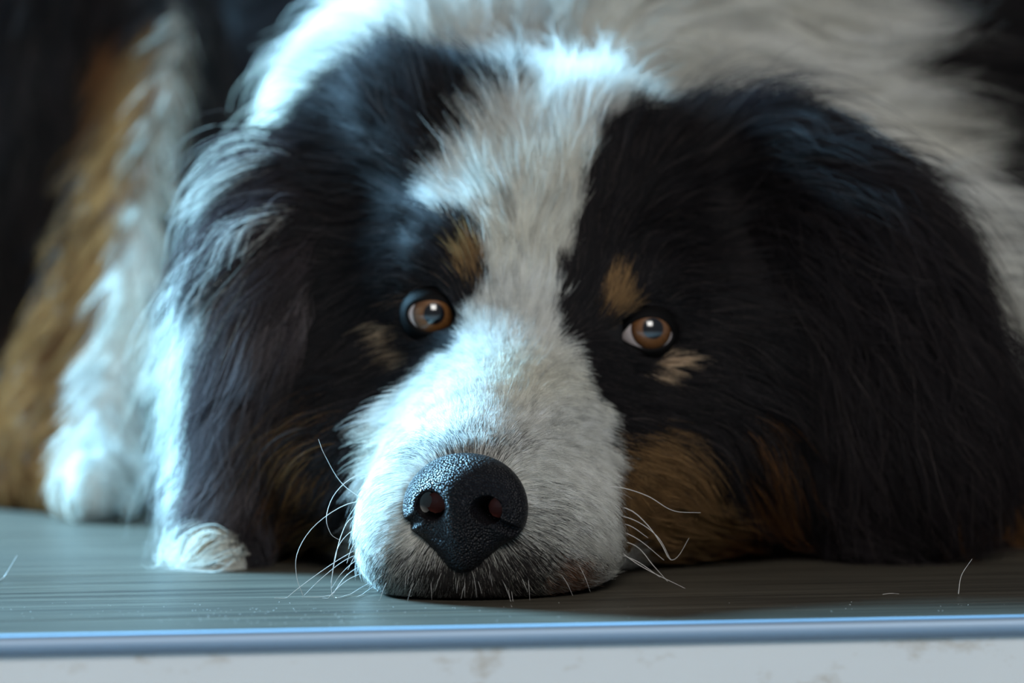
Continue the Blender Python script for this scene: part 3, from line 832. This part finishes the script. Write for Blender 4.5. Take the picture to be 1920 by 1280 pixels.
LW = [[(712, 955), (645, 910), (610, 855), (597, 823)], [(712, 888), (665, 893), (628, 925), (612, 968), (620, 1000), (636, 1012)], [(712, 938), (650, 945), (590, 985), (558, 1035), (556, 1080), (568, 1116)],
      [(705, 955), (660, 970), (641, 1000), (628, 1050), (621, 1100), (626, 1126)], [(705, 978), (660, 995), (632, 1030), (620, 1092)], [(700, 1012), (630, 1052), (560, 1102), (514, 1142)],
      [(700, 1030), (650, 1048), (605, 1082), (570, 1116)], [(698, 1048), (650, 1078), (618, 1122), (596, 1138), (566, 1138)], [(696, 1068), (655, 1085), (625, 1110), (604, 1136)], [(694, 1092), (660, 1112), (636, 1130), (628, 1148)],
      [(700, 1100), (676, 1118), (668, 1140)], [(700, 990), (664, 1020), (650, 1056)], [(702, 1002), (670, 1035), (652, 1068)], [(696, 1040), (668, 1050), (640, 1075), (622, 1102)]]
RW = [[(1125, 913), (1165, 914), (1215, 930), (1262, 957), (1314, 961)], [(1130, 945), (1180, 955), (1215, 985), (1240, 1020), (1256, 1048), (1272, 1042), (1292, 1008)], [(1128, 962), (1185, 973), (1232, 1005), (1258, 1050)],
      [(1140, 985), (1195, 1010), (1245, 1050)], [(1130, 1008), (1190, 1022), (1225, 1060), (1252, 1090)], [(1140, 1015), (1200, 1060), (1285, 1103)], [(1130, 1030), (1190, 1050), (1238, 1082)], [(1135, 975), (1180, 985), (1215, 1008)]]
for lst, d0, d1 in ((LW, 1.548, 1.522), (RW, 1.556, 1.548)):
    for i, wp in enumerate(lst):
        m_ = len(wp) - 1
        pts = [P(x, y, d0 + (d1 - d0) * min(1, 1.6 * k / m_) + 0.002 * math.sin(i * 2.1) * (k > 0)) for k, (x, y) in enumerate(wp)]
        strand('whisker', pts, 0.00017, 0.00006, WHISK, dog)
# short white bristles on the lip
for k in range(22):
    x0 = random.uniform(715, 1090); y0 = 1062 + random.uniform(-12, 34)
    ln = random.uniform(30, 62); sx = (x0 - 885) * 0.16 + random.uniform(-16, 20)
    d0 = 1.512 + abs(x0 - 870) * 0.00006
    strand('lip_bristle', [P(x0, y0, d0 + 0.002), P(x0 + sx * 0.6, y0 + ln * 0.5, d0 - 0.007), P(x0 + sx, y0 + ln, d0 - 0.007)], 0.00008, 0.00003, WHISK, dog, 8)

# ------------------------------------------------------------------ loose hairs and dust on the floor
def G(px, py, h=0.0006):
    d = (CAM_H - h) * FPX / (py - HORIZON); return np.array([(px - 960) * d / FPX, d - CAM_D, h])
h1 = strand('loose_hair', [G(-30, 1105), P(2, 1088, 1.585), P(32, 1041, 1.585)], 0.00014, 0.00006, WHISK)
tag(h1, 'pale loose hair sticking up at the left end of the floor', 'hair', 'loose hairs on the floor')
b0 = G(1797, 1113)
h2 = strand('loose_hair', [b0, b0 + [0.001, 0, 0.006], b0 + [0.0045, 0, 0.0115]], 0.00018, 0.00006, WHISK)
tag(h2, 'thick bluish loose hair standing up near the right ear', 'hair', 'loose hairs on the floor')
h3 = strand('loose_hair', [G(1655, 1114), G(1670, 1112), G(1686, 1113)], 0.00012, 0.00006, WHISK)
tag(h3, 'tiny pale loose hair lying flat below the right ear', 'hair', 'loose hairs on the floor')
DUST = simple_mat('dust', (0.6, 0.6, 0.58), 0.8)
vv, ff = [], []
for k in range(240):
    px_, py_ = random.uniform(0, 1900), random.uniform(1128, 1172) - 0
    if k < 90: px_, py_ = random.gauss(520, 110), random.uniform(1140, 1170)
    c_ = G(px_, py_, 0.0001); r = random.uniform(0.00006, 0.00020); o_ = len(vv)
    vv += [c_ + r * np.array(t_) for t_ in ((1, 0, 0), (-1, 0, 0), (0, 1, 0), (0, -1, 0), (0, 0, .8), (0, 0, -.5))]
    ff += [tuple(o_ + q_ for q_ in t_) for t_ in ((0, 2, 4), (2, 1, 4), (1, 3, 4), (3, 0, 4), (2, 0, 5), (1, 2, 5), (3, 1, 5), (0, 3, 5))]
du = mesh_obj('dust', vv, ff, DUST, smooth=False); tag(du, 'pale dust specks scattered on the floor near its edge', 'dust', kind='stuff')
